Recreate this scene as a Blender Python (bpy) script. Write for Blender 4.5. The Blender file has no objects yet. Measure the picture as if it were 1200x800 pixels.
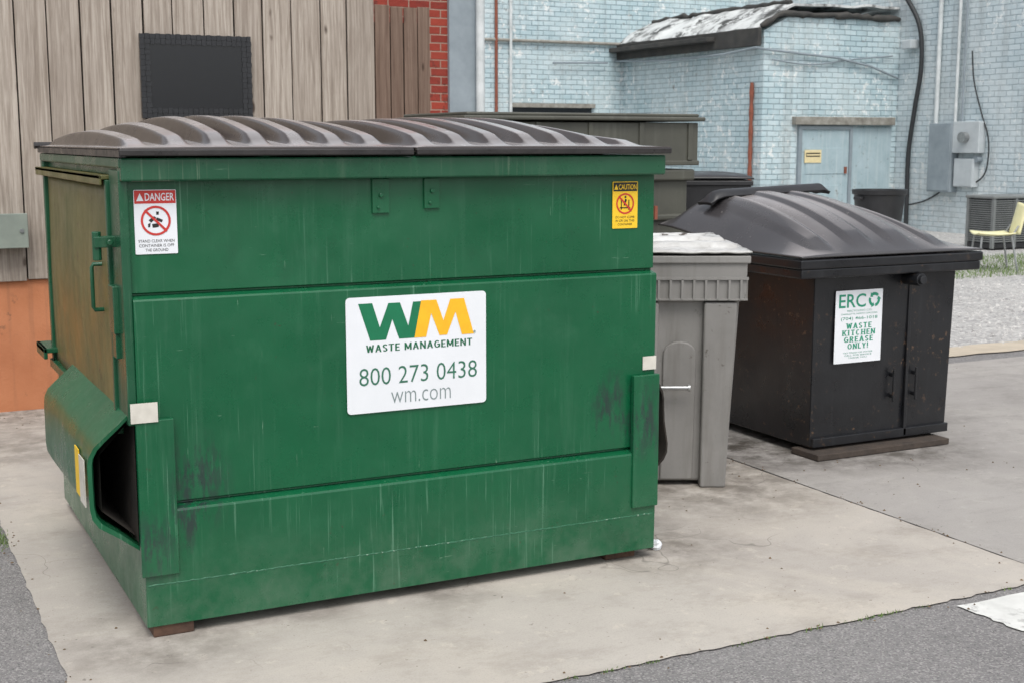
import bpy, bmesh, math, random
from math import *
from mathutils import Vector, Matrix, noise
random.seed(7)
# ------------------------------------------------------------------ camera data (metres, X along kerb, Y away)
FPX=1560.; H=1.58; PITCH=atan(235/FPX); YAW=radians(26.6)
FW=(sin(YAW),cos(YAW)); RT=(cos(YAW),-sin(YAW))
def ray(x,y):
    s=x-600;u=400-y
    f=u*sin(PITCH)+FPX*cos(PITCH);v=u*cos(PITCH)-FPX*sin(PITCH)
    return (RT[0]*s+FW[0]*f,RT[1]*s+FW[1]*f,v)
def onY(x,y,c):      # survey of a point on the wall plane Y=c -> (X,Z)
    d=ray(x,y);t=c/d[1];return (d[0]*t,H+d[2]*t)
def onX(x,y,c):      # survey of a point on the wall plane X=c -> (Y,Z)
    d=ray(x,y);t=c/d[0];return (d[1]*t,H+d[2]*t)
sc=bpy.context.scene
def lin(r,g,b):
    f=lambda c:(c/255/12.92) if c/255<=.04045 else ((c/255+.055)/1.055)**2.4
    return (f(r),f(g),f(b),1)
# ------------------------------------------------------------------ node helpers
class NT:
    def __init__(s,name):
        s.m=bpy.data.materials.new(name);s.m.use_nodes=True;s.t=s.m.node_tree;s.n=s.t.nodes;s.l=s.t.links
        s.b=s.n['Principled BSDF'];s.tc=s.n.new('ShaderNodeTexCoord')
    def link(s,a,b): s.l.new(a,b)
    def set(s,sock,v):
        if hasattr(v,'links') or hasattr(v,'is_linked'): s.l.new(v,sock)
        else: sock.default_value=v
    def map(s,scale=(1,1,1),src=None,loc=(0,0,0)):
        m=s.n.new('ShaderNodeMapping');m.inputs['Scale'].default_value=scale;m.inputs['Location'].default_value=loc
        s.link(src or s.tc.outputs['Object'],m.inputs[0]);return m.outputs[0]
    def noise(s,scale,detail=4,rough=.55,vec=None,dist=0):
        n=s.n.new('ShaderNodeTexNoise');n.inputs['Scale'].default_value=scale;n.inputs['Detail'].default_value=min(detail,6)
        n.inputs['Roughness'].default_value=rough;n.inputs['Distortion'].default_value=dist
        s.link(vec or s.tc.outputs['Object'],n.inputs['Vector']);return n.outputs['Fac']
    def vor(s,scale,vec=None,feature='F1'):
        n=s.n.new('ShaderNodeTexVoronoi');n.inputs['Scale'].default_value=scale;n.feature=feature
        s.link(vec or s.tc.outputs['Object'],n.inputs['Vector']);return n
    def ramp(s,fac,a,b,c0=0,c1=1):
        n=s.n.new('ShaderNodeMapRange');n.inputs[1].default_value=a;n.inputs[2].default_value=b
        n.inputs[3].default_value=c0;n.inputs[4].default_value=c1;n.clamp=True;s.set(n.inputs[0],fac);return n.outputs[0]
    def math(s,op,a,b=0):
        n=s.n.new('ShaderNodeMath');n.operation=op;s.set(n.inputs[0],a);s.set(n.inputs[1],b);return n.outputs[0]
    def near(s,p,c,r0,r1,sc_=(1,1,1)):   # wear mask around a spot on the object
        sub=s.n.new('ShaderNodeVectorMath');sub.operation='SUBTRACT';s.link(p,sub.inputs[0]);sub.inputs[1].default_value=c
        mu=s.n.new('ShaderNodeVectorMath');mu.operation='MULTIPLY';s.link(sub.outputs[0],mu.inputs[0]);mu.inputs[1].default_value=sc_
        le=s.n.new('ShaderNodeVectorMath');le.operation='LENGTH';s.link(mu.outputs[0],le.inputs[0])
        return s.ramp(le.outputs['Value'],r0,r1,1,0)
    def mix(s,fac,a,b,mode='MIX'):
        n=s.n.new('ShaderNodeMix');n.data_type='RGBA';n.blend_type=mode
        s.set(n.inputs[0],fac);s.set(n.inputs[6],a);s.set(n.inputs[7],b);return n.outputs[2]
    def bump(s,h,strength,dist,prev=None):
        n=s.n.new('ShaderNodeBump');n.inputs['Strength'].default_value=strength;n.inputs['Distance'].default_value=dist
        s.link(h,n.inputs['Height'])
        if prev: s.link(prev,n.inputs['Normal'])
        return n.outputs[0]
    def done(s,col,rough=.6,normal=None,metal=0,spec=None):
        s.set(s.b.inputs['Base Color'],col);s.set(s.b.inputs['Roughness'],rough);s.set(s.b.inputs['Metallic'],metal)
        if spec is not None:s.b.inputs['Specular IOR Level'].default_value=spec
        if normal:s.link(normal,s.b.inputs['Normal'])
        return s.m
def worldpos(t):
    g=t.n.new('ShaderNodeNewGeometry');return g.outputs['Position'],g
def rough_mat(name,c1,c2,scale=4,rough=.6,bump=.2,bdist=.004,spot=None,spotscale=20,spotth=.68,streak=None,streakth=(.5,.75),metal=0,bscale=60,big=None,dr=.12,top_sheen=None,spec=None):
    t=NT(name);p,g=worldpos(t)
    col=t.mix(t.ramp(t.noise(scale,6,.6,p),.3,.7),c1,c2)
    if top_sheen:      # sky highlights painted pale on upward faces: (colour, lo, hi, amount)
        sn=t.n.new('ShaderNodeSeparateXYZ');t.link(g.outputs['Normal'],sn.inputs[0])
        f=t.math('MULTIPLY',t.ramp(sn.outputs[2],top_sheen[1],top_sheen[2],0,top_sheen[3]),t.ramp(t.noise(4,5,.65,p),.25,.6,.6,1))
        col=t.mix(f,col,top_sheen[0])
    if streak:
        st=t.noise(1,5,.6,t.map((16,16,.9),p));st=t.ramp(st,streakth[0],streakth[1],0,.75)
        col=t.mix(st,col,streak)
    if spot:
        m=t.math('MULTIPLY',t.ramp(t.noise(spotscale,8,.7,p),spotth,spotth+.05),t.ramp(t.noise(2.3,3,.5,p),.42,.6))
        col=t.mix(m,col,spot)
    r=t.ramp(t.noise(scale*2,5,.6,p),.3,.7,max(rough-dr,.05),min(rough+dr,1))
    nb=t.bump(t.noise(bscale,5,.6,p),bump,bdist)
    if big: nb=t.bump(t.noise(big[0],2,.5,p),big[1],big[2],nb)
    return t.done(col,r,nb,metal,spec)
M={}
def green_paint(name,base,base2,dirty,amt=1):
    t=NT(name);p,g=worldpos(t)
    col=t.mix(t.ramp(t.noise(2.2,6,.65,p),.3,.7),base,base2)
    st=t.noise(1,6,.7,t.map((18,18,1.1),p));col=t.mix(t.ramp(st,.54,.80,0,.18*amt),col,dirty)
    st2=t.noise(1,4,.6,t.map((95,95,1.6),p,(3,1,0)));m=t.math('MULTIPLY',t.ramp(st2,.60,.68,0,.55*amt),t.ramp(t.noise(1.7,3,.5,p),.45,.62));col=t.mix(m,col,dirty)
    col=t.mix(t.ramp(t.noise(5,7,.7,t.map((1,1,1),p,(5,5,5))),.56,.82,0,.12*amt),col,dirty)
    col=t.mix(t.ramp(t.noise(3.1,7,.72,t.map((1,1,.8),p,(7,2,5))),.58,.80,0,.45),col,(base[0]*.4,base[1]*.42,base[2]*.45,1))
    grit=t.ramp(t.noise(1,6,.75,t.map((30,30,7),p)),.46,.56)
    for c,r in(((.96,4.16,.50),.15),((2.50,4.16,.60),.13),((2.63,4.14,.55),.14),((.92,4.16,.38),.10),((.80,4.16,.30),.12)):
        col=t.mix(t.math('MULTIPLY',t.math('MULTIPLY',t.near(p,c,r*.3,r,(1.2,1,.8)),grit),.8),col,lin(40,48,50))
    sep=t.n.new('ShaderNodeSeparateXYZ');t.link(p,sep.inputs[0])
    low=t.ramp(sep.outputs[2],0.0,.35,.5,0)
    col=t.mix(t.math('MULTIPLY',low,t.ramp(t.noise(7,7,.72,p),.42,.68)),col,lin(98,116,100))
    m=t.math('MULTIPLY',t.ramp(t.noise(42,8,.75,p),.65,.69),t.ramp(t.noise(2.6,4,.6,p),.45,.58))
    col=t.mix(m,col,lin(66,44,34))
    # thin scratches in two directions
    for sc3,lo in(((9,9,140),(0,0,0)),((150,150,6),(4,4,4))):
        sw=t.noise(1,3,.6,t.map(sc3,p,lo));m2=t.math('MULTIPLY',t.ramp(sw,.72,.74),t.ramp(t.noise(4,3,.5,t.map((1,1,1),p,lo)),.52,.6))
        col=t.mix(t.math('MULTIPLY',m2,.6),col,lin(130,160,138))
    nb=t.bump(t.noise(90,4,.6,p),.10,.002)
    nb=t.bump(t.noise(2.6,2,.5,p),.5,.035,nb)
    r=t.ramp(t.noise(5,6,.7,p),.3,.7,.20,.42)
    return t.done(col,r,nb)
M['green']=green_paint('green_paint',lin(10,78,48),lin(16,88,55),lin(96,138,114))
M['green_dark']=green_paint('green_paint_worn',lin(17,70,46),lin(28,80,54),lin(100,118,98),1.5)
M['weldmat']=rough_mat('chipped_weld_paint',lin(60,112,86),lin(24,84,58),40,.5,.3,.002,lin(150,168,152),60,.56)
M['olive']=rough_mat('olive_faded_paint',lin(108,98,52),lin(82,84,46),3,.45,.2,.003,lin(70,52,34),22,.6,lin(130,122,80),(.5,.8),big=(3,.5,.04))
M['inside']=rough_mat('dark_interior_brown',lin(28,26,22),lin(44,36,28),8,.9)  # near-black brown for the sleeves and the fence backing
M['lidbrown']=rough_mat('brown_lid_plastic',lin(46,38,35),lin(58,49,45),4,.24,.08,.001,None,26,.62,None,metal=0,big=(6,.10,.01),dr=.06,top_sheen=(lin(160,156,155),.84,.985,.9),spec=.8)  # silvery sky highlights painted into the upward rib faces
M['lidedge']=rough_mat('dark_lid_edge_plastic',lin(32,30,30),lin(46,42,41),9,.35)
M['white']=rough_mat('white_vinyl',lin(226,228,232),lin(214,217,220),3,.4,.05,.001)
M['whitedirty']=rough_mat('white_reflector_tape',lin(214,210,200),lin(180,176,165),12,.5,.1,.001)
def flat(name,c,r=.5): 
    t=NT(name);p,g=worldpos(t)
    return t.done(t.mix(t.ramp(t.noise(25,4,.6,p),.3,.7),c,(c[0]*.86,c[1]*.86,c[2]*.86,1)),r)
M['inkgreen']=flat('sign_green_ink',lin(8,112,74));M['inkyellow']=flat('sign_yellow_ink',lin(244,182,30))
M['inkdark']=flat('sign_dark_green_ink',lin(18,96,64));M['inkgrey']=flat('sign_grey_ink',lin(122,136,136));M['inkteal']=flat('sign_teal_ink',lin(34,140,110))
M['inkphone']=flat('sign_phone_ink',lin(52,108,86))
M['red']=flat('sign_red_ink',lin(196,52,44));M['black']=flat('sign_black_ink',lin(30,30,28));M['yellow']=flat('sign_yellow_vinyl',lin(240,196,40))
M['greasedark']=rough_mat('black_painted_steel',lin(17,18,21),lin(27,28,31),3,.34,.2,.003,lin(84,66,52),26,.60,lin(46,47,50),(.58,.88),big=(3,.3,.03))
M['greaselid']=rough_mat('sun_faded_black_plastic',lin(50,48,50),lin(66,64,65),2.2,.24,.10,.002,lin(150,146,142),18,.66,None,dr=.06,top_sheen=(lin(150,144,142),.90,.995,.85),spec=.8)  # weathered grey plastic; paler upward faces are painted-in sheen
M['blackplastic']=rough_mat('black_plastic',lin(26,26,28),lin(40,40,42),4,.42)
M['cart']=rough_mat('grey_cart_plastic',lin(136,134,131),lin(118,116,113),3,.5,.15,.002,lin(80,74,66),20,.62,lin(98,94,88),(.52,.82))
M['cartlid']=rough_mat('dirty_pale_lid_plastic',lin(208,208,206),lin(150,148,144),7,.36,.3,.004,lin(70,62,56),14,.58)
M['metal']=rough_mat('galvanised_steel',lin(170,172,172),lin(140,142,142),15,.35,.1,.001,metal=.7)
M['taupe']=rough_mat('taupe_plastic',lin(82,82,73),lin(68,68,61),3,.5,.1,.002,None,20,.6,lin(104,105,96),(.55,.85))
M['wood_skid']=rough_mat('rusty_wood_skid',lin(92,66,50),lin(64,48,40),12,.85,.5,.006)
M['wood_dark']=rough_mat('damp_dark_timber',lin(70,60,52),lin(50,44,40),12,.85,.5,.006)
M['rust']=rough_mat('rusty_pipe_paint',lin(140,78,58),lin(110,66,52),9,.8)
M['pipewhite']=rough_mat('white_pipe_paint',lin(208,212,212),lin(176,182,182),5,.5)
M['boxgrey']=rough_mat('grey_meter_box_paint',lin(140,150,156),lin(122,132,138),4,.5)
M['boxlight']=rough_mat('light_grey_box_paint',lin(186,192,194),lin(168,175,178),4,.5)
M['acbeige']=rough_mat('grey_condenser_paint',lin(122,125,124),lin(104,107,106),5,.5)
M['cable']=rough_mat('black_cable_rubber',lin(30,32,34),lin(44,46,48),9,.6)
M['chairyellow']=rough_mat('pale_yellow_plastic',lin(228,224,180),lin(214,208,162),6,.45)
M['bluepaint']=rough_mat('peeling_blue_door_paint',lin(164,182,188),lin(146,166,172),3,.7,.3,.004,lin(110,106,100),14,.6,lin(190,200,200),(.5,.8))
M['tar']=rough_mat('black_roof_tar',lin(44,44,44),lin(74,72,68),5,.8,.6,.02)
M['stone']=rough_mat('weathered_lintel_wood',lin(156,154,146),lin(112,108,100),8,.85,.5,.01)
M['terracotta']=rough_mat('terracotta_stucco',lin(188,124,86),lin(168,106,72),2.5,.85,.4,.006,lin(120,84,62),9,.58,lin(136,92,68),(.52,.8))
M['jbox']=rough_mat('grey_green_junction_box',lin(134,142,132),lin(116,124,116),6,.5)
M['paper']=flat('cream_paper',lin(222,206,160))
def wood(name,ca,cb,cd,dark):
    t=NT(name);p,g=worldpos(t)
    rnd=g.outputs['Random Per Island']
    off=t.n.new('ShaderNodeCombineXYZ');t.link(t.math('MULTIPLY',rnd,37),off.inputs[0]);t.link(t.math('MULTIPLY',rnd,91),off.inputs[2])
    add=t.n.new('ShaderNodeVectorMath');add.operation='ADD';t.link(p,add.inputs[0]);t.link(off.outputs[0],add.inputs[1]);q=add.outputs[0]
    g1=t.noise(1,7,.75,t.map((60,60,2.2),q),.4)
    g2=t.noise(1,4,.7,t.map((160,160,3),q))
    wv=t.n.new('ShaderNodeTexWave');wv.wave_type='BANDS';wv.bands_direction='X';wv.inputs['Scale'].default_value=6;wv.inputs['Distortion'].default_value=8
    wv.inputs['Detail'].default_value=3;wv.inputs['Detail Scale'].default_value=.8;t.link(t.map((1,1,.22),q),wv.inputs['Vector'])
    col=t.mix(t.ramp(g1,.36,.62),cb,ca)
    col=t.mix(t.ramp(g2,.55,.7,0,.45),col,cd)
    col=t.mix(t.ramp(wv.outputs['Fac'],.0,.35,.30,0),col,cd)
    col=t.mix(t.ramp(t.noise(1.2,4,.6,t.map((3,3,1),q)),.5,.75,0,.45),col,dark)
    col=t.mix(t.ramp(rnd,0,1,.0,.32),col,dark)
    kn=t.vor(1,t.map((8,8,2.8),q));kr=t.noise(3,2,.5,q)
    col=t.mix(t.math('MULTIPLY',t.ramp(kn.outputs['Distance'],.06,.13,.85,0),t.ramp(kr,.45,.5)),col,lin(66,52,44))
    sep=t.n.new('ShaderNodeSeparateXYZ');t.link(p,sep.inputs[0])
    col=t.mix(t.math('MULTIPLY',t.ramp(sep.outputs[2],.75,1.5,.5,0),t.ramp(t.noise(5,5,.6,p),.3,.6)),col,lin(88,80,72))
    nb=t.bump(g1,.5,.005)
    return t.done(col,.85,nb,spec=.2)
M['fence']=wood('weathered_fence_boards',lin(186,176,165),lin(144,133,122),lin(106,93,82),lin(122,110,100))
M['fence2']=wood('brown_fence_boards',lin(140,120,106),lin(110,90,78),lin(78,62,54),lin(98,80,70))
def brick(name,c1,c2,mortar,peel,peel2,th=.6,msize=.010,bs=.6,pa=.6):
    t=NT(name);p,g=worldpos(t)
    sep=t.n.new('ShaderNodeSeparateXYZ');t.link(p,sep.inputs[0])
    cb=t.n.new('ShaderNodeCombineXYZ');t.link(t.math('ADD',sep.outputs[0],sep.outputs[1]),cb.inputs[0]);t.link(sep.outputs[2],cb.inputs[1])
    # slight unevenness of the courses
    wn=t.n.new('ShaderNodeTexNoise');wn.inputs['Scale'].default_value=3;t.link(cb.outputs[0],wn.inputs['Vector'])
    ws=t.n.new('ShaderNodeVectorMath');ws.operation='SCALE';t.link(wn.outputs['Color'],ws.inputs[0]);ws.inputs['Scale'].default_value=.02
    wa=t.n.new('ShaderNodeVectorMath');wa.operation='ADD';t.link(cb.outputs[0],wa.inputs[0]);t.link(ws.outputs[0],wa.inputs[1])
    b=t.n.new('ShaderNodeTexBrick');t.link(wa.outputs[0],b.inputs['Vector']);b.inputs['Scale'].default_value=1
    b.inputs['Brick Width'].default_value=.25;b.inputs['Row Height'].default_value=.092;b.inputs['Mortar Size'].default_value=msize
    b.inputs['Mortar Smooth'].default_value=.5;b.inputs['Color1'].default_value=c1;b.inputs['Color2'].default_value=c2;b.inputs['Mortar'].default_value=mortar
    col=b.outputs['Color']
    col=t.mix(t.ramp(t.noise(.9,7,.7,p),.42,.66,0,pa),col,peel)
    m=t.math('MULTIPLY',t.ramp(t.noise(7,8,.75,p),th,th+.06),t.ramp(t.noise(.9,3,.5,t.map((1,1,1),p,(4,9,2))),.42,.6))
    col=t.mix(m,col,peel2)
    m=t.math('MULTIPLY',t.ramp(t.noise(8,6,.75,p),.55,.60),t.ramp(t.noise(1.3,3,.5,t.map((1,1,1),p,(1,3,8))),.44,.56))
    col=t.mix(t.math('MULTIPLY',m,.85),col,lin(226,228,226) if pa>.3 else peel2)
    col=t.mix(t.ramp(t.noise(1,6,.65,t.map((5,5,.35),p)),.52,.8,0,.6),col,(peel2[0]*.85,peel2[1]*.85,peel2[2]*.85,1))
    col=t.mix(t.math('MULTIPLY',t.ramp(sep.outputs[2],.0,1.2,.5,0),t.ramp(t.noise(4,5,.7,p),.35,.65)),col,peel2)
    h=t.math('SUBTRACT',t.noise(20,4,.6,p),t.math('MULTIPLY',b.outputs['Fac'],1.5))
    return t.done(col,.8,t.bump(h,bs,.02),spec=.25)
M['bluebrick']=brick('pale_blue_painted_brick',lin(184,202,207),lin(166,188,194),lin(128,148,156),lin(202,212,213),lin(138,142,140))
M['greybrick']=brick('blue_grey_painted_brick',lin(192,204,208),lin(180,194,199),lin(148,164,171),lin(206,213,214),lin(146,151,151),.64)
M['redbrick']=brick('red_brick',lin(150,62,48),lin(122,48,40),lin(150,128,114),lin(120,58,48),lin(90,48,42),.7,.009,.5,.2)
def asphalt(name,c1,c2,stone,sc1=180):
    t=NT(name);p,g=worldpos(t)
    v=t.vor(sc1,p)
    col=t.mix(t.ramp(t.noise(1.3,7,.65,p),.3,.7),c1,c2)
    sp=t.n.new('ShaderNodeSeparateColor');t.link(v.outputs['Color'],sp.inputs[0])
    col=t.mix(t.ramp(sp.outputs[0],.55,1,0,.7),col,stone)
    col=t.mix(t.ramp(sp.outputs[1],.7,1,0,.6),col,(c1[0]*.4,c1[1]*.4,c1[2]*.4,1))
    col=t.mix(t.ramp(t.noise(5,6,.7,p),.6,.75,0,.35),col,(c1[0]*.5,c1[1]*.5,c1[2]*.5,1))
    return t.done(col,.9,t.bump(t.math('SUBTRACT',1,v.outputs['Distance']),.6,.004),spec=.2)
M['asphalt']=asphalt('asphalt',lin(112,110,110),lin(128,126,125),lin(164,161,158))
M['gravel']=asphalt('grey_gravel',lin(150,149,148),lin(170,168,165),lin(206,204,200),38)
def concrete(name,c1,c2,stain,tint,spots=()):
    t=NT(name);p,g=worldpos(t)
    col=t.mix(t.ramp(t.noise(1.1,9,.7,p),.32,.68),c1,c2)
    col=t.mix(t.ramp(t.noise(.8,6,.65,t.map((1,1,1),p,(9,3,1)),.8),.46,.66,0,.6),col,tint)
    col=t.mix(t.ramp(t.noise(2.6,9,.75,t.map((1,1.4,1),p,(2,7,1))),.50,.70,0,.5),col,stain)
    col=t.mix(t.ramp(t.noise(1,6,.7,t.map((1.2,9,1),p,(2,2,2))),.55,.75,0,.3),col,stain)
    col=t.mix(t.ramp(t.noise(9,6,.75,t.map((1,1,1),p,(6,2,3))),.58,.66,0,.40),col,(tint[0]*1.12,tint[1]*1.12,tint[2]*1.12,1))
    col=t.mix(t.ramp(t.noise(150,5,.7,p),.5,.75,0,.45),col,stain)
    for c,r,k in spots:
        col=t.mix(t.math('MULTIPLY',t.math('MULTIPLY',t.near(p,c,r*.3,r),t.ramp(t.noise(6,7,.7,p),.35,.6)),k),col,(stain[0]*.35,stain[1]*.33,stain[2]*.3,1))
    v=t.vor(1.1,p,'DISTANCE_TO_EDGE')
    dn=t.n.new('ShaderNodeVectorMath');dn.operation='ADD';nn=t.n.new('ShaderNodeTexNoise');nn.inputs['Scale'].default_value=3;t.link(p,nn.inputs['Vector'])
    t.link(p,dn.inputs[0]);t.link(nn.outputs['Color'],dn.inputs[1]);t.link(dn.outputs[0],v.inputs['Vector'])
    cr=t.math('MULTIPLY',t.ramp(v.outputs['Distance'],.0,.005,1,0),t.ramp(t.noise(1.1,2,.5,p),.56,.6))
    col=t.mix(t.math('MULTIPLY',cr,.45),col,(.04,.036,.03,1))
    col=t.mix(t.ramp(t.noise(45,3,.6,p),.69,.73,0,.6),col,(stain[0]*.5,stain[1]*.5,stain[2]*.5,1))
    nb=t.bump(t.noise(120,5,.7,p),.35,.003);nb=t.bump(t.noise(4,3,.5,p),.15,.01,nb)
    return t.done(col,.88,nb,spec=.25)
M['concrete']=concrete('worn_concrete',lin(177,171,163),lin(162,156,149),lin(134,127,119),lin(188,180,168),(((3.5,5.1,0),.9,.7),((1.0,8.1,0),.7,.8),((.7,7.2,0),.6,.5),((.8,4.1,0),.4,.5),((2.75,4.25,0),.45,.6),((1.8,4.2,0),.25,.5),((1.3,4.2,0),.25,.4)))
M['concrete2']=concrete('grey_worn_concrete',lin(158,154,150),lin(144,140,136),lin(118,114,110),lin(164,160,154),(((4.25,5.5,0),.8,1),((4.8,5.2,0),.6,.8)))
M['roadpaint']=rough_mat('worn_white_road_paint',lin(214,214,210),lin(190,190,186),8,.8,.4,.002,lin(130,128,126),26,.52)
M['tan']=rough_mat('sandy_strip',lin(184,172,154),lin(166,156,140),5,.9,.4,.004)
M['grass']=rough_mat('weedy_grass',lin(84,112,56),lin(108,126,70),8,.8)
M['leaf']=rough_mat('dry_leaf_litter',lin(112,92,68),lin(80,66,50),30,.9)
M['membrane']=rough_mat('white_roof_membrane',lin(212,214,212),lin(176,178,178),2,.7,.4,.01,lin(60,60,58),5,.46)
def darkglass():
    t=NT('glossy_black_panel');return t.done(lin(24,26,30),.18)
M['glossblack']=darkglass()
M['weave']=rough_mat('woven_black_plastic',lin(28,29,32),lin(38,39,42),14,.4)
# ------------------------------------------------------------------ mesh builder
class MB:
    def __init__(s,xf=None): s.v=[];s.f=[];s.xf=xf
    def add(s,vs,fs):
        o=len(s.v);s.v+= [tuple(v) for v in vs];s.f+=[tuple(i+o for i in f) for f in fs];return s
    def box(s,x0,x1,y0,y1,z0,z1):
        return s.add([(x0,y0,z0),(x1,y0,z0),(x1,y1,z0),(x0,y1,z0),(x0,y0,z1),(x1,y0,z1),(x1,y1,z1),(x0,y1,z1)],
          [(0,3,2,1),(4,5,6,7),(0,1,5,4),(1,2,6,5),(2,3,7,6),(3,0,4,7)])
    def taper(s,b,t,z0,z1):
        return s.add([(b[0],b[2],z0),(b[1],b[2],z0),(b[1],b[3],z0),(b[0],b[3],z0),(t[0],t[2],z1),(t[1],t[2],z1),(t[1],t[3],z1),(t[0],t[3],z1)],
          [(0,3,2,1),(4,5,6,7),(0,1,5,4),(1,2,6,5),(2,3,7,6),(3,0,4,7)])
    def prism(s,poly,ax,a,b):
        n=len(poly)
        def P(q,c):
            return {'x':(c,q[0],q[1]),'y':(q[0],c,q[1]),'z':(q[0],q[1],c)}[ax]
        vs=[P(q,a) for q in poly]+[P(q,b) for q in poly]
        fs=[tuple(range(n)),tuple(range(2*n-1,n-1,-1))]+[(i,(i+1)%n,n+(i+1)%n,n+i) for i in range(n)]
        return s.add(vs,fs)
    def sweep(s,pts,r,n=10,closed=False):
        pts=[Vector(p) for p in pts];vs=[];fs=[];m=len(pts);prev=None
        for i,p in enumerate(pts):
            a=pts[max(i-1,0)];b=pts[min(i+1,m-1)]
            if closed: a=pts[(i-1)%m];b=pts[(i+1)%m]
            d=(b-a).normalized()
            if prev is None:
                u=d.orthogonal().normalized()
            else:
                u=(prev-d*prev.dot(d)).normalized()
            prev=u;w=d.cross(u);rr=r[i] if isinstance(r,(list,tuple)) else r
            for k in range(n):
                an=2*pi*k/n;vs.append(p+u*cos(an)*rr+w*sin(an)*rr)
        for i in range(m if closed else m-1):
            for k in range(n):
                j=(i+1)%m;fs.append((i*n+k,i*n+(k+1)%n,j*n+(k+1)%n,j*n+k))
        if not closed: fs+= [tuple(range(n-1,-1,-1)),tuple(range((m-1)*n,m*n))]
        return s.add(vs,fs)
    def cyl(s,p0,p1,r,n=16,r2=None): return s.sweep([p0,p1],[r,r if r2 is None else r2],n)
    def grid(s,fn,nu,nv):
        vs=[fn(i/nu,j/nv) for j in range(nv+1) for i in range(nu+1)]
        fs=[(j*(nu+1)+i,j*(nu+1)+i+1,(j+1)*(nu+1)+i+1,(j+1)*(nu+1)+i) for j in range(nv) for i in range(nu)]
        return s.add(vs,fs)
    def out(s,name,mat,parent=None,bevel=0,smooth=0,solid=0,seg=2,**kw):
        vs=[Vector(v) for v in s.v]
        if s.xf: vs=[s.xf@v for v in vs]
        lo=Vector([min(v[i] for v in vs) for i in range(3)]);hi=Vector([max(v[i] for v in vs) for i in range(3)])
        c=(lo+hi)/2
        if parent is None and kw.get('label') : c.z=lo.z
        me=bpy.data.meshes.new(name);me.from_pydata([v-c for v in vs],[],s.f)
        bm=bmesh.new();bm.from_mesh(me);bmesh.ops.recalc_face_normals(bm,faces=bm.faces);bm.to_mesh(me);bm.free()
        me.materials.append(M[mat]);o=bpy.data.objects.new(name,me);sc.collection.objects.link(o);o.location=c
        if smooth:
            me.shade_smooth();me.set_sharp_from_angle(angle=radians(smooth))
        if solid:
            m=o.modifiers.new('s','SOLIDIFY');m.thickness=solid;m.offset=-1
        if bevel:
            m=o.modifiers.new('b','BEVEL');m.width=bevel;m.segments=seg;m.limit_method='ANGLE';m.angle_limit=radians(35)
        if parent: par(o,parent)
        for k,v in kw.items(): o[k]=v
        return o
WM={}
def par(o,p):
    wl=Vector(o.location);pw=WM.get(p.name,Vector(p.location))
    o.parent=p;o.matrix_parent_inverse=Matrix.Identity(4);o.location=wl-pw;WM[o.name]=wl
def root(name,loc,label,cat,**kw):
    e=bpy.data.objects.new(name,None);sc.collection.objects.link(e);e.location=loc;e.empty_display_size=.2
    e['label']=label;e['category']=cat;WM[e.name]=Vector(loc)
    for k,v in kw.items(): e[k]=v
    return e
def reg(o): WM[o.name]=Vector(o.location);return o
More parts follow.
